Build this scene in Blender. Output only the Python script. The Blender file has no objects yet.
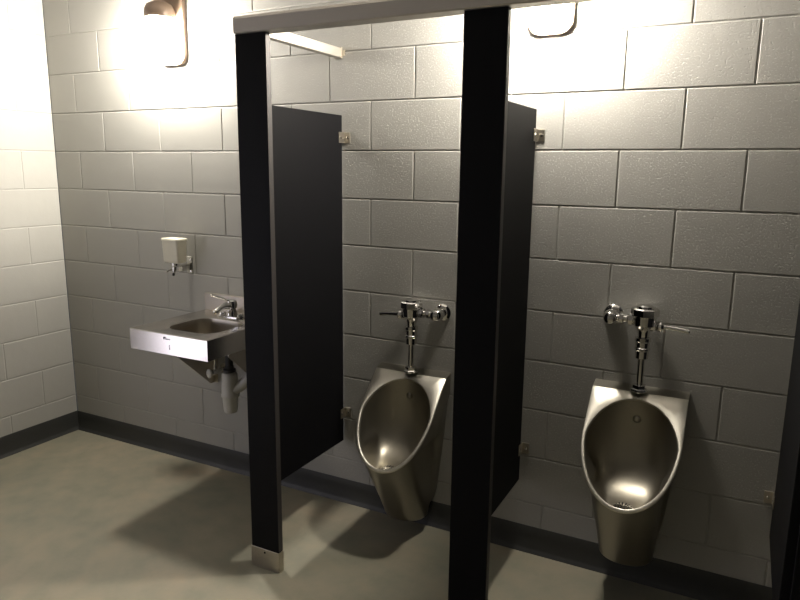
import bpy, bmesh, math
from mathutils import Vector, Matrix

scene = bpy.context.scene
C = scene.collection
PI = math.pi

# ------------------------------------------------------------------ camera
CAM = Vector((3.0651, -2.5158, 1.5491))
PITCH, YAW, ROLL = 0.1928, -0.4747, 0.0112
fw = Vector((math.sin(YAW)*math.cos(PITCH), math.cos(YAW)*math.cos(PITCH), -math.sin(PITCH)))
r0 = Vector((math.cos(YAW), -math.sin(YAW), 0)); u0 = r0.cross(fw)
rr = r0*math.cos(ROLL)+u0*math.sin(ROLL); uu = -r0*math.sin(ROLL)+u0*math.cos(ROLL)
cd = bpy.data.cameras.new('camera'); cam = bpy.data.objects.new('camera', cd); C.objects.link(cam)
cd.sensor_width = 36.0; cd.lens = 668.3/800*36.0; cd.clip_start = 0.02
cam.matrix_world = Matrix(((rr.x, uu.x, -fw.x, CAM.x), (rr.y, uu.y, -fw.y, CAM.y), (rr.z, uu.z, -fw.z, CAM.z), (0, 0, 0, 1)))
scene.camera = cam

# ------------------------------------------------------------------ light settings
world = bpy.data.worlds.new('world'); scene.world = world; world.use_nodes = True
world.node_tree.nodes['Background'].inputs[0].default_value = (0.75, 0.85, 1, 1)
world.node_tree.nodes['Background'].inputs[1].default_value = 0.05
scene.view_settings.view_transform = 'Standard'
scene.view_settings.look = 'None'
scene.view_settings.exposure = 0.22
scene.view_settings.gamma = 1.0
scene.view_settings.use_curve_mapping = False
LAMP_EMIT = 440.0
LAMP_COL = (1.0, 0.93, 0.83)
DOOR_EMIT = 2.9
DOOR_COL = (0.87, 0.84, 1.0)

FZ = -0.012          # floor level
BH = 0.2032          # block course
BW = 0.4064          # block length
XL = -BW             # left wall
XR = 5.9
YF = -5.0
CEIL = 13*BH

# ------------------------------------------------------------------ materials
MATS = {}
def nodes_of(name):
    m = bpy.data.materials.new(name); m.use_nodes = True
    nt = m.node_tree; b = nt.nodes['Principled BSDF']; MATS[name] = m
    return m, nt, b
def noise(nt, scale, detail=3, rough=0.5, vec=None, coord='Object'):
    n = nt.nodes.new('ShaderNodeTexNoise'); n.inputs['Scale'].default_value = scale
    n.inputs['Detail'].default_value = detail; n.inputs['Roughness'].default_value = rough
    tc = nt.nodes.new('ShaderNodeTexCoord')
    if vec:
        mp = nt.nodes.new('ShaderNodeMapping'); mp.inputs['Scale'].default_value = vec
        nt.links.new(tc.outputs[coord], mp.inputs[0]); nt.links.new(mp.outputs[0], n.inputs['Vector'])
    else:
        nt.links.new(tc.outputs[coord], n.inputs['Vector'])
    return n
def ramp(nt, src, stops):
    r = nt.nodes.new('ShaderNodeValToRGB')
    e = r.color_ramp.elements
    e[0].position, e[0].color = stops[0][0], (*stops[0][1], 1)
    e[1].position, e[1].color = stops[-1][0], (*stops[-1][1], 1)
    for p, c in stops[1:-1]:
        x = e.new(p); x.color = (*c, 1)
    nt.links.new(src, r.inputs[0]); return r
def bump(nt, b, src, strength, dist, prev=None):
    k = nt.nodes.new('ShaderNodeBump'); k.inputs['Strength'].default_value = strength; k.inputs['Distance'].default_value = dist
    nt.links.new(src, k.inputs['Height'])
    if prev: nt.links.new(prev.outputs[0], k.inputs['Normal'])
    nt.links.new(k.outputs[0], b.inputs['Normal']); return k
def simple(name, col, rough=0.5, metal=0.0, bscale=None, bstr=0.1, bdist=0.001, var=0.0, spec=None):
    m, nt, b = nodes_of(name)
    b.inputs['Base Color'].default_value = (*col, 1); b.inputs['Roughness'].default_value = rough
    b.inputs['Metallic'].default_value = metal
    if spec is not None: b.inputs['Specular IOR Level'].default_value = spec
    n = noise(nt, bscale or 40, 3)
    lo = tuple(c*(1-var) for c in col); hi = tuple(min(1, c*(1+var)) for c in col)
    nt.links.new(ramp(nt, n.outputs[0], [(0.3, lo), (0.7, hi)]).outputs[0], b.inputs['Base Color'])
    if bscale: bump(nt, b, n.outputs[0], bstr, bdist)
    return m

# painted concrete block: rough pitted on the right, filled smoother towards the left corner
m, nt, b = nodes_of('painted_block')
n1 = noise(nt, 1.6, 2)
nt.links.new(ramp(nt, n1.outputs[0], [(0.3, (0.334, 0.329, 0.302)), (0.7, (0.360, 0.354, 0.325))]).outputs[0], b.inputs['Base Color'])
b.inputs['Roughness'].default_value = 0.62; b.inputs['Specular IOR Level'].default_value = 0.3
n2 = noise(nt, 150, 3, 0.55)
r2 = ramp(nt, n2.outputs[0], [(0.28, (0, 0, 0)), (0.42, (0.85, 0.85, 0.85)), (0.75, (1, 1, 1))])
n3 = noise(nt, 2.4, 1)
tc = nt.nodes.new('ShaderNodeTexCoord'); sx = nt.nodes.new('ShaderNodeSeparateXYZ'); nt.links.new(tc.outputs['Object'], sx.inputs[0])
mr = nt.nodes.new('ShaderNodeMapRange'); mr.inputs[1].default_value = 0.7; mr.inputs[2].default_value = 1.9
mr.inputs[3].default_value = 0.12; mr.inputs[4].default_value = 0.95
nt.links.new(sx.outputs[0], mr.inputs[0])
mm = nt.nodes.new('ShaderNodeMath'); mm.operation = 'MULTIPLY'; nt.links.new(mr.outputs[0], mm.inputs[0])
mr3 = nt.nodes.new('ShaderNodeMapRange'); mr3.inputs[1].default_value = 0.35; mr3.inputs[2].default_value = 0.6; mr3.inputs[3].default_value = 0.75
nt.links.new(n3.outputs[0], mr3.inputs[0]); nt.links.new(mr3.outputs[0], mm.inputs[1])
k1 = bump(nt, b, r2.outputs[0], 0.5, 0.0024); nt.links.new(mm.outputs[0], k1.inputs['Strength'])
n4 = noise(nt, 14, 3); bump(nt, b, n4.outputs[0], 0.25, 0.004, k1)

# smooth concrete floor
m, nt, b = nodes_of('floor_concrete')
n1 = noise(nt, 2.2, 5, 0.6); n2 = noise(nt, 9, 5, 0.65)
mx = nt.nodes.new('ShaderNodeMix'); mx.data_type = 'RGBA'; mx.blend_type = 'MULTIPLY'; mx.inputs[0].default_value = 1.0
a1 = ramp(nt, n1.outputs[0], [(0.3, (0.215, 0.21, 0.165)), (0.5, (0.258, 0.243, 0.184)), (0.7, (0.32, 0.278, 0.208))])
a2 = ramp(nt, n2.outputs[0], [(0.3, (0.76, 0.78, 0.74)), (0.5, (0.85, 0.85, 0.82)), (0.7, (0.93, 0.89, 0.83))])
nt.links.new(a1.outputs[0], mx.inputs[6]); nt.links.new(a2.outputs[0], mx.inputs[7]); nt.links.new(mx.outputs[2], b.inputs['Base Color'])
b.inputs['Roughness'].default_value = 0.6
bump(nt, b, noise(nt, 60, 3).outputs[0], 0.08, 0.001)

def steel(name, col, rough, vec, aniso=0.4, amt=0.08):
    m, nt, b = nodes_of(name)
    b.inputs['Metallic'].default_value = 1.0
    b.inputs['Base Color'].default_value = (*col, 1)
    n = noise(nt, 30, 3, 0.6, vec)
    mr = nt.nodes.new('ShaderNodeMapRange'); mr.inputs[1].default_value = 0.3; mr.inputs[2].default_value = 0.7
    mr.inputs[3].default_value = rough-amt; mr.inputs[4].default_value = rough+amt
    nt.links.new(n.outputs[0], mr.inputs[0]); nt.links.new(mr.outputs[0], b.inputs['Roughness'])
    b.inputs['Anisotropic'].default_value = aniso
    return m
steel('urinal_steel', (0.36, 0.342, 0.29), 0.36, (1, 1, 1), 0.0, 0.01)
steel('bowl_steel_shaded', (0.32, 0.298, 0.245), 0.42, (1, 1, 1), 0.0, 0.01)  # darker copy of the urinal's steel; the bowl's shade is in the colour
steel('rim_steel_lit', (0.74, 0.71, 0.62), 0.46, (1, 1, 1), 0.0, 0.01)  # paler copy of the same steel; bright reflections from above painted in
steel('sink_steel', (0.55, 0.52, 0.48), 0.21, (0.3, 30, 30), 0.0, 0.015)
steel('sink_steel_shaded', (0.36, 0.33, 0.28), 0.34, (1, 1, 1), 0.0, 0.01)  # sink steel darkened: basin shade and the backsplash's dark reflection painted in
steel('shoe_steel', (0.50, 0.46, 0.39), 0.36, (20, 20, 1), 0.2, 0.05)
steel('aluminium', (0.52, 0.49, 0.44), 0.5, (1, 20, 20), 0.0, 0.05)
steel('chrome', (0.72, 0.71, 0.68), 0.07, (1, 1, 1), 0.0, 0.02)
simple('black_laminate', (0.0048, 0.0048, 0.0056), 0.55, spec=0.1, bscale=300, bstr=0.12, bdist=0.0004, var=0.06)
simple('panel_edge', (0.03, 0.027, 0.025), 0.5)
simple('cove_vinyl', (0.028, 0.029, 0.027), 0.5, bscale=60, bstr=0.05, var=0.05)
simple('white_vinyl', (0.55, 0.54, 0.49), 0.45, bscale=30, bstr=0.05, var=0.03)
simple('dispenser_plastic', (0.74, 0.71, 0.58), 0.35, var=0.02)
simple('black_rubber', (0.02, 0.02, 0.02), 0.6)
simple('grey_plastic', (0.22, 0.22, 0.21), 0.5)
simple('dark_hole', (0.008, 0.008, 0.008), 0.9)
simple('ink', (0.05, 0.05, 0.06), 0.6)
simple('ceiling_paint', (0.30, 0.29, 0.28), 0.8, bscale=50)
simple('lamp_bronze', (0.25, 0.18, 0.13), 0.4, 0.2)
simple('door_paint', (0.30, 0.30, 0.30), 0.5)
def emit(name, col, s):
    m, nt, b = nodes_of(name)
    b.inputs['Base Color'].default_value = (0.8, 0.8, 0.8, 1)
    b.inputs['Emission Color'].default_value = (*col, 1); b.inputs['Emission Strength'].default_value = s
    b.inputs['Roughness'].default_value = 0.4
emit('lit_glass', LAMP_COL, LAMP_EMIT)
emit('daylight_glass', DOOR_COL, DOOR_EMIT)

# ------------------------------------------------------------------ mesh helpers
def obj(name, bm, mat, parent=None, smooth=True, angle=40):
    bmesh.ops.recalc_face_normals(bm, faces=bm.faces)
    me = bpy.data.meshes.new(name); bm.to_mesh(me); bm.free()
    me.materials.append(MATS[mat])
    o = bpy.data.objects.new(name, me); C.objects.link(o)
    if parent is not None: o.parent = parent
    if smooth:
        for p in me.polygons: p.use_smooth = True
        me.set_sharp_from_angle(angle=math.radians(angle))
    return o
def thing(name, label, cat, loc=(0, 0, 0), group=None):
    o = bpy.data.objects.new(name, None); C.objects.link(o); o.empty_display_size = 0.05
    o.location = loc; o['label'] = label; o['category'] = cat
    if group: o['group'] = group
    return o
def struct(o):
    o['kind'] = 'structure'; return o
def box(bm, x0, x1, y0, y1, z0, z1, bev=0.0, seg=2):
    r = bmesh.ops.create_cube(bm, size=1.0)
    vs = r['verts']
    for v in vs:
        v.co = Vector(((x0+x1)/2+v.co.x*(x1-x0), (y0+y1)/2+v.co.y*(y1-y0), (z0+z1)/2+v.co.z*(z1-z0)))
    if bev > 0:
        es = {e for v in vs for e in v.link_edges}
        bmesh.ops.bevel(bm, geom=list(es), offset=bev, segments=seg, affect='EDGES', profile=0.5)
    return bm
def basis(d):
    d = d.normalized(); a = Vector((0, 0, 1)) if abs(d.z) < 0.9 else Vector((1, 0, 0))
    x = a.cross(d).normalized(); return x, d.cross(x)
def lathe(bm, base, direction, prof, n=24, cap=True):
    d = Vector(direction).normalized(); x, y = basis(d); base = Vector(base); rings = []
    for t, r in prof:
        rings.append([bm.verts.new(base+d*t+(x*math.cos(2*PI*i/n)+y*math.sin(2*PI*i/n))*max(r, 1e-5)) for i in range(n)])
    for a, b_ in zip(rings, rings[1:]):
        for i in range(n): bm.faces.new((a[i], a[(i+1) % n], b_[(i+1) % n], b_[i]))
    if cap: bm.faces.new(rings[0]); bm.faces.new(rings[-1])
    return bm
def smooth_path(pts, k=8):
    pts = [Vector(p) for p in pts]; out = []
    P = [pts[0]]+pts+[pts[-1]]
    for i in range(1, len(P)-2):
        for j in range(k):
            t = j/k; a, b_, c, d = P[i-1], P[i], P[i+1], P[i+2]
            out.append(0.5*((2*b_)+(c-a)*t+(2*a-5*b_+4*c-d)*t*t+(3*b_-a-3*c+d)*t**3))
    out.append(pts[-1]); return out
def tube(bm, pts, rad, n=14, flat=1.0):
    pts = [Vector(p) for p in pts]; rings = []; prev = None
    for i, p in enumerate(pts):
        d = (pts[min(i+1, len(pts)-1)]-pts[max(i-1, 0)]).normalized()
        if prev is None: x, y = basis(d)
        else:
            x = (prev-d*prev.dot(d)).normalized(); y = d.cross(x)
        prev = x; r = rad[i] if isinstance(rad, (list, tuple)) else rad
        rings.append([bm.verts.new(p+(x*math.cos(2*PI*k/n)+y*math.sin(2*PI*k/n)*flat)*r) for k in range(n)])
    for a, b_ in zip(rings, rings[1:]):
        for i in range(n): bm.faces.new((a[i], a[(i+1) % n], b_[(i+1) % n], b_[i]))
    bm.faces.new(rings[0]); bm.faces.new(rings[-1]); return bm
def prism(bm, pts, off):
    """closed polygon pts extruded by vector off"""
    off = Vector(off); a = [bm.verts.new(Vector(p)) for p in pts]; b_ = [bm.verts.new(Vector(p)+off) for p in pts]
    n = len(a); bm.faces.new(a); bm.faces.new(b_)
    for i in range(n): bm.faces.new((a[i], a[(i+1) % n], b_[(i+1) % n], b_[i]))
    return bm
def B(): return bmesh.new()

# ------------------------------------------------------------------ room shell
def block_wall(name, length, to_world, start, thick, rows=13, phase=0.0, skip=None, joint=(0.0010, 0.0038, 0.0028)):
    """coursed blocks with tooled joints; s runs along the wall, faces at depth 0"""
    bm = B()
    J, ch, dp = joint
    for r in range(-1, rows):
        z0 = r*BH if r >= 0 else -BH; z1 = (r+1)*BH
        off = (0.0 if r % 2 == 0 else -BW/2)+phase
        k = math.floor((start-off)/BW)
        while off+k*BW < start+length:
            s0 = max(off+k*BW, start); s1 = min(off+(k+1)*BW, start+length); k += 1
            if s1-s0 < 0.01: continue
            if skip and s1 > skip[0]+.001 and s0 < skip[1]-.001 and z1 > skip[2]+.001 and z0 < skip[3]-.001:
                segs = []
                if s0 < skip[0]-.02: segs.append((s0, skip[0]))
                if s1 > skip[1]+.02: segs.append((skip[1], s1))
            else: segs = [(s0, s1)]
            for a, c in segs:
                a0, a1, b0, b1 = a+J, c-J, z0+J, z1-J
                o4 = [(a0, b0), (a1, b0), (a1, b1), (a0, b1)]
                i4 = [(a0+ch, b0+ch), (a1-ch, b0+ch), (a1-ch, b1-ch), (a0+ch, b1-ch)]
                vo = [bm.verts.new(to_world(s, z, dp)) for s, z in o4]
                vi = [bm.verts.new(to_world(s, z, 0)) for s, z in i4]
                bm.faces.new(vi)
                for q in range(4): bm.faces.new((vo[q], vo[(q+1) % 4], vi[(q+1) % 4], vi[q]))
    # mortar bed behind the faces and the wall's thickness
    def slab(s0, s1, z0, z1):
        c = [to_world(s, z, d) for d in (dp, thick) for s, z in ((s0, z0), (s1, z0), (s1, z1), (s0, z1))]
        v = [bm.verts.new(q) for q in c]
        for f in ((0, 1, 2, 3), (4, 5, 6, 7), (0, 1, 5, 4), (1, 2, 6, 5), (2, 3, 7, 6), (3, 0, 4, 7)): bm.faces.new([v[i] for i in f])
    zt = rows*BH; e = start+length
    if skip:
        slab(start, skip[0], -BH, zt); slab(skip[1], e, -BH, zt); slab(skip[0], skip[1], skip[3], zt); slab(skip[0], skip[1], -BH, skip[2])
    else: slab(start, e, -BH, zt)
    return struct(obj(name, bm, 'painted_block', smooth=False))

block_wall('wall_back', XR-XL, lambda s, z, d: Vector((s, d, z)), XL, 0.2)
DY0, DY1, DH = -2.56, -1.60, 2.032     # doorway in the left wall
block_wall('wall_left', -YF, lambda s, z, d: Vector((XL-d, -s, z)), 0.0, 0.2, skip=(-DY1, -DY0, -0.2, DH), joint=(0.0018, 0.003, 0.002))
block_wall('wall_right', -YF, lambda s, z, d: Vector((XR+d, -s, z)), 0.0, 0.2)
block_wall('wall_front', XR-XL, lambda s, z, d: Vector((s, YF-d, z)), XL, 0.2)
bm = B(); box(bm, XL-.2, XR+.2, YF-.2, .2, FZ-.15, FZ); struct(obj('floor', bm, 'floor_concrete', smooth=False))
bm = B(); box(bm, XL-.2, XR+.2, YF-.2, .2, CEIL, CEIL+.1); struct(obj('ceiling', bm, 'ceiling_paint', smooth=False))

# cove base: profile (depth out of the wall, height)
COVE = [(0.0, FZ), (0.017, FZ), (0.0165, FZ+.003), (0.010, FZ+.010), (0.0055, FZ+.022), (0.0045, .060), (0.004, .100), (0.003, .1025), (0.0, .1025)]
def cove(name, a, b_, nrm):
    bm = B(); a, b_, nrm = Vector(a), Vector(b_), Vector(nrm)
    prism(bm, [a+nrm*d+Vector((0, 0, z)) for d, z in COVE], b_-a)
    return struct(obj(name, bm, 'cove_vinyl', angle=50))
cove('baseboard_back', (XL+.004, 0, 0), (XR, 0, 0), (0, -1, 0))
cove('baseboard_left', (XL, -.004, 0), (XL, DY1+.05, 0), (1, 0, 0))
cove('baseboard_right', (XR, 0, 0), (XR, YF, 0), (-1, 0, 0))
cove('baseboard_front', (XL, YF, 0), (XR, YF, 0), (0, 1, 0))

# glazed door in the left wall, daylight behind its frosted pane
bm = B()
box(bm, XL-.10, XL+.012, DY1-.0, DY1+.05, FZ, DH+.05, .003); box(bm, XL-.10, XL+.012, DY0-.05, DY0, FZ, DH+.05, .003)
box(bm, XL-.10, XL+.012, DY0-.05, DY1+.05, DH, DH+.05, .003)
struct(obj('trim_1', bm, 'door_paint', smooth=False))
bm = B()
box(bm, XL-.06, XL-.02, DY0, DY0+.10, FZ+.005, DH); box(bm, XL-.06, XL-.02, DY1-.06, DY1, FZ+.005, DH)
box(bm, XL-.06, XL-.02, DY0+.10, DY1-.06, FZ+.005, .10); box(bm, XL-.06, XL-.02, DY0+.10, DY1-.06, DH-.12, DH)
door = struct(obj('door_1', bm, 'door_paint', smooth=False))
bm = B(); box(bm, XL-.045, XL-.035, DY0+.10, DY1-.06, .10, DH-.12); obj('glass_pane', bm, 'daylight_glass', door, smooth=False)
bm = B(); tube(bm, smooth_path([(XL-.02, DY0+.05, .98), (XL+.03, DY0+.05, .98), (XL+.035, DY0+.07, .98), (XL+.035, DY0+.17, .98)]), .009)
obj('door_handle', bm, 'chrome', door)

# ------------------------------------------------------------------ partitions
PY = -0.62
def pilaster(x0, x1, label):
    t = thing('pilaster', label, 'partition post', ((x0+x1)/2, PY, FZ), 'dark partition pilasters')
    h = (x1-x0)/2
    bm = B(); box(bm, -h, h, 0, .026, .004, 2.0-FZ, .0015, 1); obj('post', bm, 'black_laminate', t, smooth=False)
    bm = B(); box(bm, h-.0004, h+.0012, .001, .025, .09, 1.99-FZ); obj('edge_strip', bm, 'panel_edge', t, smooth=False)
    bm = B()
    S = .0025
    box(bm, -h-S, h+S, -S, 0, 0, .085, .0008, 1); box(bm, -h-S, h+S, .026, .026+S, 0, .085, .0008, 1)
    box(bm, -h-S, -h, 0, .026, 0, .085); box(bm, h, h+S, 0, .026, 0, .085)
    sh = obj('shoe', bm, 'shoe_steel', t, smooth=False)
    bm = B(); lathe(bm, (0, -S, .071), (0, -1, 0), [(0, .0045), (.0015, .004), (.002, .001)], 12); obj('screw', bm, 'dark_hole', sh)
    return t
pilaster(1.439, 1.571, 'narrow black pilaster with a steel shoe, left of the first urinal')
pilaster(2.287, 2.42, 'narrow black pilaster standing between the two urinals')

def bracket(parent, x, z, th):
    """stainless wall bracket clasping the panel's rear edge; local to parent"""
    bm = B(); h = .0225; g = th/2
    for s in (-1, 1):
        a, b_ = sorted((s*g, s*(g+.003))); box(bm, x+a, x+b_, -.045, 0, z-h, z+h, .0006, 1)
        a, b_ = sorted((s*g, s*(g+.030))); box(bm, x+a, x+b_, -.003, 0, z-h, z+h, .0006, 1)
    o = obj('bracket', bm, 'shoe_steel', parent, smooth=False)
    bm = B()
    for s in (-1, 1):
        lathe(bm, (x+s*(g+.003), -.033, z), (s, 0, 0), [(0, .006), (.002, .0055), (.0035, .002)], 12)
        lathe(bm, (x+s*(g+.018), -.003, z), (0, -1, 0), [(0, .006), (.002, .0055), (.0035, .002)], 12)
    obj('screw', bm, 'chrome', o)
def panel(xc, label):
    th = .025
    t = thing('partition_panel', label, 'partition panel', (xc, 0, .305), 'dark partition panels between the fixtures')
    bm = B(); box(bm, -th/2, th/2, PY+.027, -.018, 0, 1.468, .0015, 1); obj('panel', bm, 'black_laminate', t, smooth=False)
    for z in (.135, 1.375): bracket(t, 0, z, th)
    return t
panel(1.4815, 'black partition panel hung between the sink and the first urinal')
panel(2.3275, 'black partition panel hung from the wall between the two urinals')
pilaster(3.268, 3.400, 'black pilaster at the far right edge, right of the second urinal')
panel(3.257, 'black partition panel at the right edge, right of the second urinal')

# overhead rails
t = thing('headrail', 'grey metal headrail running across the tops of the pilasters', 'rail', (1.452, PY, 1.998))
bm = B()
prof = [(-.014, 0), (-.018, .004), (-.018, .046), (-.010, .056), (.034, .056), (.042, .046), (.042, 0)]
prism(bm, [(0, y, z) for y, z in prof], (XR-1.452-.005, 0, 0))
obj('rail', bm, 'aluminium', t, smooth=False)
bm = B(); prism(bm, [(-.003, y*1.04, z*1.02) for y, z in prof], (.004, 0, 0)); obj('end_cap', bm, 'aluminium', t, smooth=False)
t = thing('side_rail', 'short white-lit rail joining the headrail to the back wall', 'rail', (1.468, 0, 2.008))
bm = B(); box(bm, -.016, .016, PY+.043, -.004, 0, .040, .003, 2); obj('rail', bm, 'aluminium', t, smooth=False)
bm = B(); box(bm, -.020, .020, -.012, 0, -.003, .043, .001, 1); br = obj('wall_bracket', bm, 'shoe_steel', t, smooth=False)
bm = B(); box(bm, .020, .032, -.004, 0, .008, .030); obj('flange', bm, 'shoe_steel', br, smooth=False)

# ------------------------------------------------------------------ wall lamps
def wall_lamp(x, label):
    t = thing('wall_lamp', label, 'wall lamp', (x, 0, 2.03), 'glowing wall lamps')
    bm = B()
    w, h, r, pts = .082, .36, .05, []
    for cx, cz, a0 in ((w-r, r, -PI/2), (w-r, h-r, 0), (-w+r, h-r, PI/2), (-w+r, r, PI)):
        for i in range(9):
            a = a0+PI/2*i/8; pts.append((cx+r*math.cos(a), 0, cz+r*math.sin(a)))
    prism(bm, pts, (0, -.022, 0)); obj('back_plate', bm, 'lamp_bronze', t)
    bm = B(); lathe(bm, (0, -.085, .20), (0, 0, 1), [(0, .066), (.012, .070), (.035, .070), (.06, .058), (.075, .03), (.08, .002)], 32)
    box(bm, -.03, .03, -.07, -.02, .21, .25, .004); obj('hood', bm, 'lamp_bronze', t)
    bm = B(); lathe(bm, (0, -.085, .200), (0, 0, -1), [(0, .058), (.05, .061), (.11, .061), (.145, .052), (.168, .034), (.178, .012), (.18, .001)], 32)
    obj('glass_shade', bm, 'lit_glass', t)
    return t
wall_lamp(.535, 'glowing wall lamp above the sink and soap dispenser')
wall_lamp(2.375, 'glowing wall lamp above the partition between the two urinals')

# ------------------------------------------------------------------ urinals
def Wr(h):
    if h > -.14: return .166+.002*min(1, -h/.14)
    q = 1-((h+.14)/.214)**2
    return .168*math.sqrt(max(q, 0))
Y0, H0, Y1, H1 = -.050, -.012, -.330, -.354
BUL = .026
def bulge(h):
    t = (h-H0)/(H1-H0)
    return 4*BUL*t*(1-t) if 0 < t < 1 else 0.0
def yp(h): return Y0+(Y1-Y0)*(h-H0)/(H1-H0)
PN = Vector((0, (H1-H0), -(Y1-Y0))).normalized()      # plane normal
if PN.y > 0: PN = -PN                                 # outward: towards the user and up
def make_urinal(cx, T, label, group):
    t = thing('urinal', label, 'urinal', (cx, 0, T), group)
    # outer shell
    def lerp(tab, h):
        for (a, va), (b_, vb) in zip(tab, tab[1:]):
            if b_ <= h <= a: return va+(vb-va)*(a-h)/(a-b_)
        return tab[-1][1] if h < tab[-1][0] else tab[0][1]
    ww = [(0, .166), (-.3, .140), (-.5, .118), (-.57, .106), (-.61, .085), (-.635, .06), (-.66, .045)]
    df = [(0, .36), (-.30, .345), (-.354, .318), (-.45, .266), (-.55, .208), (-.62, .172), (-.64, .160), (-.65, .146), (-.655, .12)]
    bb = [(0, .116), (-.37, .114), (-.60, .101), (-.64, .096), (-.65, .088), (-.655, .07)]
    hs = [H0-.001, -.05, -.09, -.13, -.17, -.2, -.22, -.24, -.26, -.275, -.29, -.305, -.32, -.335, -.35, -.365, -.38, -.40, -.43, -.47, -.51, -.55, -.58, -.6, -.61, -.62, -.63, -.64, -.646, -.651, -.655]
    bm = B(); rings = []
    for h in hs:
        w = lerp(ww, h); b_ = max(lerp(bb, h), Wr(h)-.005); d = lerp(df, h)
        if h > -.3: w = max(w, min(.166, b_+.002)) if h > -.12 else w
        cr = min(.062, d*.4); e = min(.105, d-cr-.01)
        right = [(w, -.0005), (w, -.012)]
        for k in range(1, 7):
            q = k/6; s_ = q*q*(3-2*q); right.append((w+(b_-w)*s_, -.012-(cr-.012)*q))
        right.append((b_, -(cr+(d-e-cr)*.5)))
        for k in range(0, 13):
            a = PI/2*k/12; right.append((b_*math.cos(a)**.9 if k < 12 else 0, -(d-e)-e*math.sin(a)))
        ring = right+[(-x, y) for x, y in reversed(right[:-1])]
        rings.append([bm.verts.new((x, y, h)) for x, y in ring])
    n = len(rings[0])
    for a, b_ in zip(rings, rings[1:]):
        for i in range(n-1): bm.faces.new((a[i], a[i+1], b_[i+1], b_[i]))
    bm.faces.new(rings[-1])
    bmesh.ops.bisect_plane(bm, geom=bm.verts[:]+bm.edges[:]+bm.faces[:], plane_co=Vector((0, Y0, H0))-PN*.004, plane_no=PN, clear_outer=True)
    for v in bm.verts: v.co.y *= 1+bulge(v.co.z)/abs(yp(v.co.z))
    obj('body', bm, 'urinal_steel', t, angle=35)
    # face flange: outline and oval opening on the slanted plane
    def onpl(x, h, d=0.0): return Vector((x, yp(h)-bulge(h), h))+PN*d
    hc = -.175; outer = []; hole = []
    N = 72; angs = [2*PI*i/N for i in range(N)]
    ca = math.atan2(H0-hc, .166)
    ai = min(range(N), key=lambda i: abs(angs[i]-ca)); bi = min(range(N), key=lambda i: abs(angs[i]-(PI-ca)))
    angs[ai] = ca; angs[bi] = PI-ca
    def ray_out(a):
        c, s = math.cos(a), math.sin(a); lo, hi = 0, .6
        for _ in range(40):
            m_ = (lo+hi)/2; x, h = c*m_, hc+s*m_
            inside = h < H0+1e-6 and h > H1 and abs(x) <= Wr(h)
            if inside: lo = m_
            else: hi = m_
        return c*lo, hc+s*lo, lo
    for a in angs:
        x, h, R = ray_out(a); outer.append((x, h))
        c, s = math.cos(a), math.sin(a)
        if s >= 0:
            ax, bx = .157, .141
            r_ = 1/math.sqrt((c/ax)**2+(s/bx)**2)
        else: r_ = R-.013-.001*(1+s)
        r_ = min(r_, R-.013); hole.append((c*r_, hc+s*r_))
    bm = B()
    def ring(lst, d, sc=None):
        return [bm.verts.new(onpl(x, h, d)) for x, h in lst]
    def mix(k): return [(o[0]+(i[0]-o[0])*k, o[1]+(i[1]-o[1])*k) for o, i in zip(outer, hole)]
    def shrink(lst, m_):
        out = []
        for x, h in lst:
            L = math.hypot(x, h-hc); q = (L-m_)/L; out.append((x*q, hc+(h-hc)*q))
        return out
    R = [ring(shrink(outer, .001), -.008), ring(outer, -.004), ring(shrink(outer, .0005), .0), ring(shrink(outer, .003), .0022), ring(shrink(hole, -.003), .0022), ring(shrink(hole, -.0005), .0005), ring(hole, -.004), ring(shrink(hole, 0.001), -.010)]
    for a, b_ in zip(R, R[1:]):
        for i in range(N): bm.faces.new((a[i], a[(i+1) % N], b_[(i+1) % N], b_[i]))
    obj('rim', bm, 'rim_steel_lit', t, angle=60)
    # deck at the top, from the wall to the front edge
    bm = B(); prism(bm, [(-.166, 0, 0), (-.166, -.050, -.0115), (-.166, -.051, -.016), (-.166, 0, -.012)], (.332, 0, 0)); obj('top_deck', bm, 'urinal_steel', t, smooth=False)
    # bowl
    bm = B(); rows = []; M = 16
    Q0 = Vector((0, -.240, -.378)); spread = []
    for (x, h), a in zip(shrink(hole, -.0005), angs):
        P = onpl(x, h, -.006); g = (h-H0)/(H1-H0)
        ctrl = Vector((x*.74, -.006-.29*g**1.6, -.35-.065*g))
        if g < .5: ctrl.y = -.006-.29*g**1.6
        Qp = Q0+Vector((.036*math.cos(a), -.036*(-math.sin(a)) if False else .036*math.sin(a), 0.0))
        rows.append([P*(1-q)**2+ctrl*2*q*(1-q)+Qp*q*q for q in [k/M for k in range(M+1)]])
    for r_ in rows:
        for c in r_[1:]:
            d = lerp(df, c.z); e = .105; bw = max(lerp(bb, c.z), Wr(c.z)-.005)
            yy_ = abs(c.y)/(1+bulge(c.z)/abs(yp(c.z)) if c.z > H1 else 1)
            q = max(0, (yy_-(d-e))/e); xm = bw*math.sqrt(max(0, 1-min(q, 1)**2))-.004
            if abs(c.x) > xm > 0: c.x = math.copysign(xm, c.x)
    V = [[bm.verts.new(c) for c in r_] for r_ in rows]
    for i in range(N):
        for k in range(M): bm.faces.new((V[i][k], V[i][k+1], V[(i+1) % N][k+1], V[(i+1) % N][k]))
    bm.faces.new([v[-1] for v in V])
    obj('bowl', bm, 'bowl_steel_shaded', t, angle=80)
    bm = B(); lathe(bm, Q0+Vector((0, 0, .0005)), (0, 0, 1), [(0, .034), (.003, .033), (.0065, .02), (.0075, .001)], 28)
    dr = obj('drain_strainer', bm, 'chrome', t)
    bm = B()
    for rad, cnt in ((.010, 6), (.018, 10), (.027, 14)):
        for i in range(cnt):
            a = 2*PI*i/cnt; lathe(bm, Q0+Vector((rad*math.cos(a), rad*math.sin(a), .0045 if rad > .02 else .0068)), (0, 0, 1), [(0, .0030), (.0012, .0030)], 8)
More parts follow.
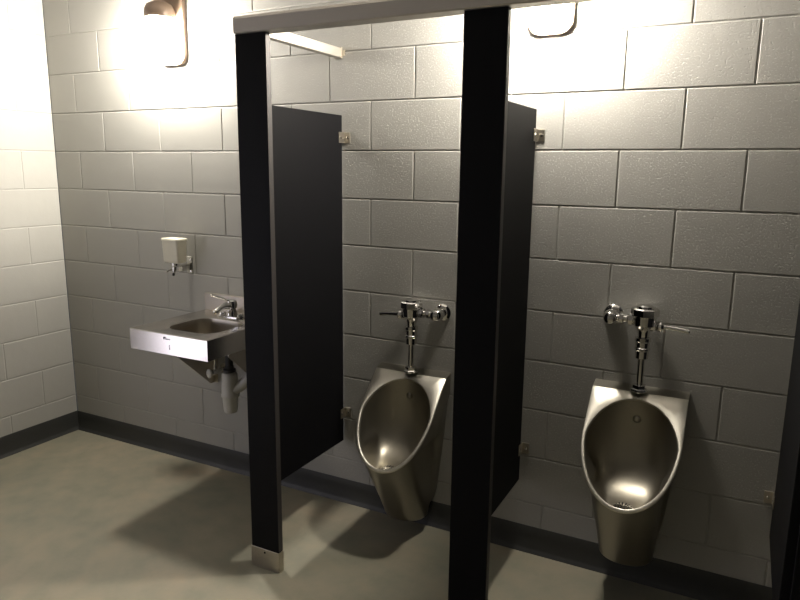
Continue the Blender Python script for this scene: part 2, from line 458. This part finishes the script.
    obj('strainer_holes', bm, 'dark_hole', dr)
    it = min(range(N), key=lambda i: abs(angs[i]-PI/2)); sp = rows[it][2]
    bm = B(); lathe(bm, sp+Vector((0, .006, 0)), (0, -1, -.15), [(0, .016), (.008, .015), (.013, .010), (.0145, .001)], 20); obj('spreader', bm, 'urinal_steel', t)
    # small engraved maker's mark on the flange
    bm = B()
    for x0, x1, h0, h1 in ((-.006, .006, -.026, -.024), (-.004, .004, -.029, -.027), (-.018, -.012, -.033, -.0318), (-.010, -.003, -.033, -.0318), (-.001, .007, -.033, -.0318), (.009, .017, -.033, -.0318)):
        prism(bm, [onpl(x0, h0, .0021), onpl(x1, h0, .0021), onpl(x1, h1, .0021), onpl(x0, h1, .0021)], PN*.0003)
    obj('maker_mark', bm, 'grey_plastic', t, smooth=False)
    return t
U1, T1, U2, T2 = 1.853, .708, 2.781, .776
make_urinal(U1, T1, 'lower stainless steel urinal, left one, between the two pilasters', 'wall-hung steel urinals')
make_urinal(U2, T2, 'higher stainless steel urinal, right one, right of the second pilaster', 'wall-hung steel urinals')

def flush_valve(cx, T, s, label):
    """s = side the supply comes from; the handle points the other way"""
    y = -.056
    t = thing('flush_valve', label, 'flush valve', (cx, y, T-.006), 'chrome flush valves')
    up = (0, 0, 1)
    bm = B(); lathe(bm, (0, 0, 0), up, [(0, .026), (.004, .029), (.008, .029), (.012, .024), (.024, .024), (.028, .015)], 6); lathe(bm, (0, 0, -.000), up, [(0, .030), (.003, .031), (.005, .026)], 28)
    obj('spud_nut', bm, 'chrome', t, angle=30)
    bm = B(); lathe(bm, (0, 0, .02), up, [(0, .0125), (.11, .0125)], 20); obj('flush_tube', bm, 'chrome', t)
    bm = B(); lathe(bm, (0, 0, .122), up, [(0, .018), (.003, .023), (.03, .024), (.034, .027), (.040, .027), (.043, .024), (.062, .025), (.066, .028), (.078, .028), (.08, .022)], 24); obj('vacuum_breaker', bm, 'chrome', t, angle=30)
    bm = B(); lathe(bm, (0, 0, .20), up, [(0, .019), (.02, .021), (.035, .028), (.045, .038), (.080, .041)], 28)
    lathe(bm, (-s*.0, 0, .246), (-s, 0, 0), [(0, .020), (.038, .020), (.040, .017)], 24)
    lathe(bm, (0, 0, .262), (s, 0, 0), [(0, .019), (.040, .019)], 24); vb = obj('valve_body', bm, 'chrome', t, angle=30)
    bm = B(); lathe(bm, (0, 0, .278), up, [(0, .044), (.003, .048), (.026, .048), (.030, .043)], 8)
    lathe(bm, (0, 0, .308), up, [(0, .030), (.006, .028), (.010, .022), (.011, .002)], 28); obj('cap', bm, 'chrome', t, angle=28)
    bm = B(); lathe(bm, (-s*.040, 0, .246), (-s, 0, 0), [(0, .015), (.006, .020), (.018, .020), (.022, .015), (.026, .012)], 20)
    tube(bm, [(-s*.06, 0, .246), (-s*.09, -.001, .2455), (-s*.120, -.002, .243), (-s*.148, -.003, .239), (-s*.151, -.003, .2387)], [.009, .008, .0085, .0095, .006], 14)
    obj('handle', bm, 'chrome', t)
    bm = B(); lathe(bm, (s*.036, 0, .262), (s, 0, 0), [(0, .020), (.004, .023), (.018, .023), (.022, .018)], 8)
    lathe(bm, (s*.055, 0, .262), (s, 0, 0), [(0, .013), (.02, .013)], 18)
    lathe(bm, (s*.070, 0, .262), (s, 0, 0), [(0, .016), (.003, .019), (.015, .019), (.018, .015)], 8)
    lathe(bm, (s*.086, 0, .262), (s, 0, 0), [(0, .015), (.03, .015)], 18); obj('supply_union', bm, 'chrome', t, angle=30)
    bm = B(); lathe(bm, (s*.117, .054, .262), (0, -1, 0), [(0, .018), (.02, .018), (.028, .024), (.045, .028), (.062, .027), (.074, .022), (.078, .018), (.086, .018), (.090, .012), (.091, .001)], 28); obj('stop_valve', bm, 'chrome', t, angle=30)
    bm = B(); lathe(bm, (s*.117, 0.0555, .262), (0, -1, 0), [(0, .037), (.003, .037), (.010, .031), (.014, .022)], 32); obj('escutcheon', bm, 'chrome', t)
    return t
flush_valve(U1+.004, T1, 1, 'chrome flush valve above the left urinal, handle pointing left')
flush_valve(U2-.002, T2, -1, 'chrome flush valve above the right urinal, handle pointing right')

# ------------------------------------------------------------------ sink
SX0, SX1, SYF, SZ, AP = .668, 1.122, -.487, .842, .092
t = thing('hand_sink', 'square stainless steel sink hung on the wall below the soap dispenser', 'sink', ((SX0+SX1)/2, 0, SZ-AP))
hw = (SX1-SX0)/2
def rrect(x0, x1, y0, y1, r, n=8):
    out = []
    for cx, cy, a0 in ((x1-r, y1-r, 0), (x0+r, y1-r, PI/2), (x0+r, y0+r, PI), (x1-r, y0+r, -PI/2)):
        for i in range(n+1):
            a = a0+PI/2*i/n; out.append((cx+r*math.cos(a), cy+r*math.sin(a)))
    return out
bm = B()
BX0, BX1, BY0, BY1 = -.112, .165, SYF+.084, -.148
hole = rrect(BX0, BX1, BY0, BY1, .07); out = []
cxm, cym = (BX0+BX1)/2, (BY0+BY1)/2
ox0, ox1, oy0, oy1 = -hw, hw, SYF, -.001
nH = len(hole)
def to_rect(p):
    dx, dy = p[0]-cxm, p[1]-cym; ts = []
    if dx > 1e-9: ts.append((ox1-cxm)/dx)
    if dx < -1e-9: ts.append((ox0-cxm)/dx)
    if dy > 1e-9: ts.append((oy1-cym)/dy)
    if dy < -1e-9: ts.append((oy0-cym)/dy)
    k = min(ts); return [cxm+dx*k, cym+dy*k]
out = [to_rect(p) for p in hole]
for cx, cy in ((ox0, oy0), (ox1, oy0), (ox0, oy1), (ox1, oy1)):
    i = min(range(nH), key=lambda j: (out[j][0]-cx)**2+(out[j][1]-cy)**2); out[i] = [cx, cy]
TZ = AP
def rg(lst, z, k=0.0):
    res = []
    for x, y in lst:
        x2 = min(max(x, ox0+k), ox1-k); y2 = min(max(y, oy0+k), oy1); res.append(bm.verts.new((x2, y2, z)))
    return res
R = [rg(out, .0, .001), rg(out, .0), rg(out, TZ-.003), rg(out, TZ, .0025), rg(out, TZ-.001, .010),
     [bm.verts.new((cxm+(x-cxm)*1.03, cym+(y-cym)*1.03, TZ-.001)) for x, y in hole], [bm.verts.new((x, y, TZ-.003)) for x, y in hole]]
for a, b_ in zip(R, R[1:]):
    for i in range(nH): bm.faces.new((a[i], a[(i+1) % nH], b_[(i+1) % nH], b_[i]))
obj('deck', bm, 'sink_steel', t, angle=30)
bm = B(); R = []
for k, z in ((1.0, TZ-.0025), (.985, TZ-.008), (.975, TZ-.03), (.96, TZ-.08), (.94, TZ-.110), (.86, TZ-.126), (.60, TZ-.132), (.2, TZ-.135)):
    R.append([bm.verts.new((cxm+(x-cxm)*k, cym+(y-cym)*k, z)) for x, y in hole])
for a, b_ in zip(R, R[1:]):
    for i in range(nH): bm.faces.new((a[i], a[(i+1) % nH], b_[(i+1) % nH], b_[i]))
bm.faces.new(R[-1]); obj('basin', bm, 'sink_steel_shaded', t, angle=50)
bm = B(); lathe(bm, (cxm, cym, TZ-.135), (0, 0, 1), [(0, .03), (.003, .029), (.0035, .012), (.001, .010)], 24); obj('drain', bm, 'chrome', t)
bm = B(); box(bm, -hw, hw, -.016, -.0005, AP-.002, AP+.086, .003, 2); obj('backsplash', bm, 'sink_steel_shaded', t, smooth=False)  # same steel as the deck, darker colour stands in for a dark reflection
bm = B()
for sx in (-hw+.028, hw-.031):
    bm = B()
    prism(bm, [(sx, -.001, 0), (sx, -.33, 0), (sx, -.33, -.022), (sx, -.03, -.292), (sx, -.001, -.292)], (.003, 0, 0))
    box(bm, sx, sx+.025, -.004, -.001, -.292, 0)
    obj('gusset', bm, 'shoe_steel', t, smooth=False)
# printed mark on the apron: a slanted bold stroke, a short line of lettering, a small seal
bm = B()
def mark(pts): prism(bm, [(x, SYF-.0002, z) for x, z in pts], (0, -.0003, 0))
bx = .893-(SX0+SX1)/2
mark([(bx-.020, .078), (bx-.004, .078), (bx-.006, .0745), (bx-.012, .0745), (bx-.015, .067), (bx-.021, .067)])
for i in range(6): mark([(bx-.011+i*.0055, .072), (bx-.0075+i*.0055, .072), (bx-.0085+i*.0055, .067), (bx-.012+i*.0055, .067)])
obj('printed_mark', bm, 'ink', t, smooth=False); bm = B()
for i in range(4): mark([(bx+.010, .044-i*.006), (bx+.017, .044-i*.006), (bx+.017, .041-i*.006), (bx+.010, .041-i*.006)])
obj('printed_seal', bm, 'ink', t, smooth=False)

# faucet on the sink deck
FX, FY = .905, -.088
t = thing('faucet', 'chrome single-lever faucet on the back of the sink', 'faucet', (FX, FY, SZ))
bm = B(); prism(bm, [(x, y, 0) for x, y in rrect(-.078, .078, -.028, .028, .027)], (0, 0, .010))
bmesh.ops.bevel(bm, geom=[e for e in bm.edges if all(v.co.z > .009 for v in e.verts)], offset=.004, segments=2, affect='EDGES'); obj('base_plate', bm, 'chrome', t)
bm = B(); tube(bm, smooth_path([(0, .004, .006), (0, .002, .03), (0, -.010, .052), (0, -.045, .062), (0, -.085, .054), (0, -.108, .044)], 6),
               [.029-.016*min(1, i/22) for i in range(31)], 20, .85); obj('spout', bm, 'chrome', t)
bm = B(); lathe(bm, (0, -.106, .050), (0, -.12, -1), [(0, .012), (.012, .012), (.016, .0105), (.017, .005)], 18); obj('aerator', bm, 'chrome', t)
bm = B(); lathe(bm, (0, .004, .045), (0, 0, 1), [(0, .026), (.022, .027), (.034, .023), (.040, .012), (.042, .001)], 24); obj('dome', bm, 'chrome', t)
bm = B(); tube(bm, smooth_path([(0, -.004, .080), (-.018, -.035, .094), (-.038, -.072, .112), (-.045, -.085, .117)], 6), [.010]*8+[.009]*7+[.010]*4, 14, .6); obj('lever', bm, 'chrome', t)
for sx in (.055, -.055):
    bm = B(); lathe(bm, (sx, 0, .010), (0, 0, 1), [(0, .017), (.004, .016), (.012, .012), (.014, .002)], 18); obj('deck_nut', bm, 'chrome', t)

# waste pipe under the sink, with its white cover
PX, PYT = .957, -.175
t = thing('drain_trap', 'white covered drain trap hanging beneath the sink', 'drain pipe', (PX, PYT, .398))
bm = B(); lathe(bm, (0, 0, .196), (0, 0, 1), [(0, .018), (.12, .018)], 18); lathe(bm, (0, 0, .200), (0, 0, 1), [(0, .026), (.004, .030), (.014, .030), (.018, .022), (.03, .022)], 12); obj('slip_nut', bm, 'black_rubber', t, angle=30)
bm = B(); lathe(bm, (0, 0, 0), (0, 0, 1), [(0, .026), (.004, .031), (.02, .034), (.075, .038), (.08, .043), (.088, .044), (.094, .041), (.16, .038), (.19, .037), (.198, .030)], 28); obj('trap_cover', bm, 'white_vinyl', t, angle=45)
bm = B(); tube(bm, smooth_path([(.018, .0, .115), (.045, .02, .13), (.070, .035, .155), (.088, .045, .175), (.095, .07, .185), (.097, .11, .185), (.097, .170, .185)], 6), .026, 18); obj('trap_arm', bm, 'white_vinyl', t)
bm = B(); lathe(bm, (.097, .1745, .185), (0, -1, 0), [(0, .045), (.003, .044), (.009, .030)], 28); obj('escutcheon', bm, 'chrome', t)
bm = B(); lathe(bm, (.050, .055, .225), (0, 0, 1), [(0, .022), (.06, .024), (.075, .03), (.08, .02)], 20); obj('tailpiece', bm, 'grey_plastic', t)
bm = B()
for k in range(5): lathe(bm, (-.036, -.008, 0.105+k*.020), (-1, -.25, 0), [(0, .0055), (.003, .005), (.0045, .002)], 10)
obj('snap_button', bm, 'white_vinyl', t)

def shutoff(x, z, label):
    t = thing('shutoff_valve', label, 'water valve', (x, 0, z))
    bm = B(); lathe(bm, (0, 0, 0), (0, -1, 0), [(0, .030), (.003, .029), (.008, .018)], 24); obj('escutcheon', bm, 'chrome', t)
    bm = B(); lathe(bm, (0, -.006, 0), (0, -1, 0), [(0, .009), (.05, .009), (.052, .014), (.085, .014), (.088, .007), (.10, .006)], 18)
    lathe(bm, (0, -.072, .008), (0, 0, 1), [(0, .009), (.02, .009), (.022, .006), (.03, .006)], 14); obj('valve_body', bm, 'chrome', t)
    bm = B(); r = lathe(bm, (0, 0, 0), (0, -1, 0), [(0, .008), (.002, .016), (.010, .018), (.014, .015), (.016, .002)], 24)
    for v in bm.verts: v.co = Vector((v.co.x*.95, v.co.y-.104, v.co.z*1.35))
    obj('oval_handle', bm, 'white_vinyl', t)
    bm = B(); tube(bm, smooth_path([(0, -.072, .036), (.002, -.072, .08), (.012, -.074, .13), (.02, -.08, .20)], 6), .005, 10); obj('supply_hose', bm, 'chrome', t)
    return t
shutoff(.770, .543, 'water shutoff valve with an oval white handle, on the wall below the sink')

# ------------------------------------------------------------------ soap dispenser
t = thing('soap_dispenser', 'cream plastic soap dispenser on a chrome wall bracket above the sink', 'soap dispenser', (.562, 0, 1.005))
bm = B(); ring = []
for z, wx, dy in ((.078, .046, .028), (.081, .050, .031), (.09, .052, .032), (.15, .054, .034), (.186, .055, .035), (.188, .0575, .0375), (.196, .0575, .0375), (.199, .055, .035)):
    ring.append([bm.verts.new((x, y-.095, z)) for x, y in rrect(-wx, wx, -dy, dy, .013, 5)])
for a, b_ in zip(ring, ring[1:]):
    for i in range(len(a)): bm.faces.new((a[i], a[(i+1) % len(a)], b_[(i+1) % len(a)], b_[i]))
bm.faces.new(ring[0]); bm.faces.new(ring[-1]); obj('tank', bm, 'dispenser_plastic', t, angle=40)
bm = B(); box(bm, -.014, .022, -.004, 0, .010, .098, .002, 1); obj('wall_plate', bm, 'chrome', t, smooth=False)
bm = B(); box(bm, -.012, .014, -.105, -.003, .055, .066, .002, 1); box(bm, -.010, .012, -.060, -.003, .030, .056, .002, 1)
lathe(bm, (0, -.095, .064), (0, 0, 1), [(0, .020), (.014, .020)], 20); obj('arm', bm, 'chrome', t, angle=30)
bm = B(); lathe(bm, (0, -.098, .056), (0, -.35, -1), [(0, .012), (.012, .013), (.02, .009), (.03, .008)], 16); nz = obj('nozzle', bm, 'chrome', t)
bm = B(); lathe(bm, (0, -.1085, .026), (0, -.35, -1), [(0, .007), (.012, .006), (.014, .003)], 14); obj('nozzle_tip', bm, 'black_rubber', nz)
bm = B(); tube(bm, [(-.004, -.105, .045), (-.022, -.118, .040), (-.030, -.124, .034)], [.004, .004, .006], 10); obj('push_lever', bm, 'chrome', t)
for z in (.024, .082):
    bm = B(); lathe(bm, (.010, -.004, z), (0, -1, 0), [(0, .006), (.002, .005), (.003, .001)], 12); obj('screw', bm, 'chrome', t)
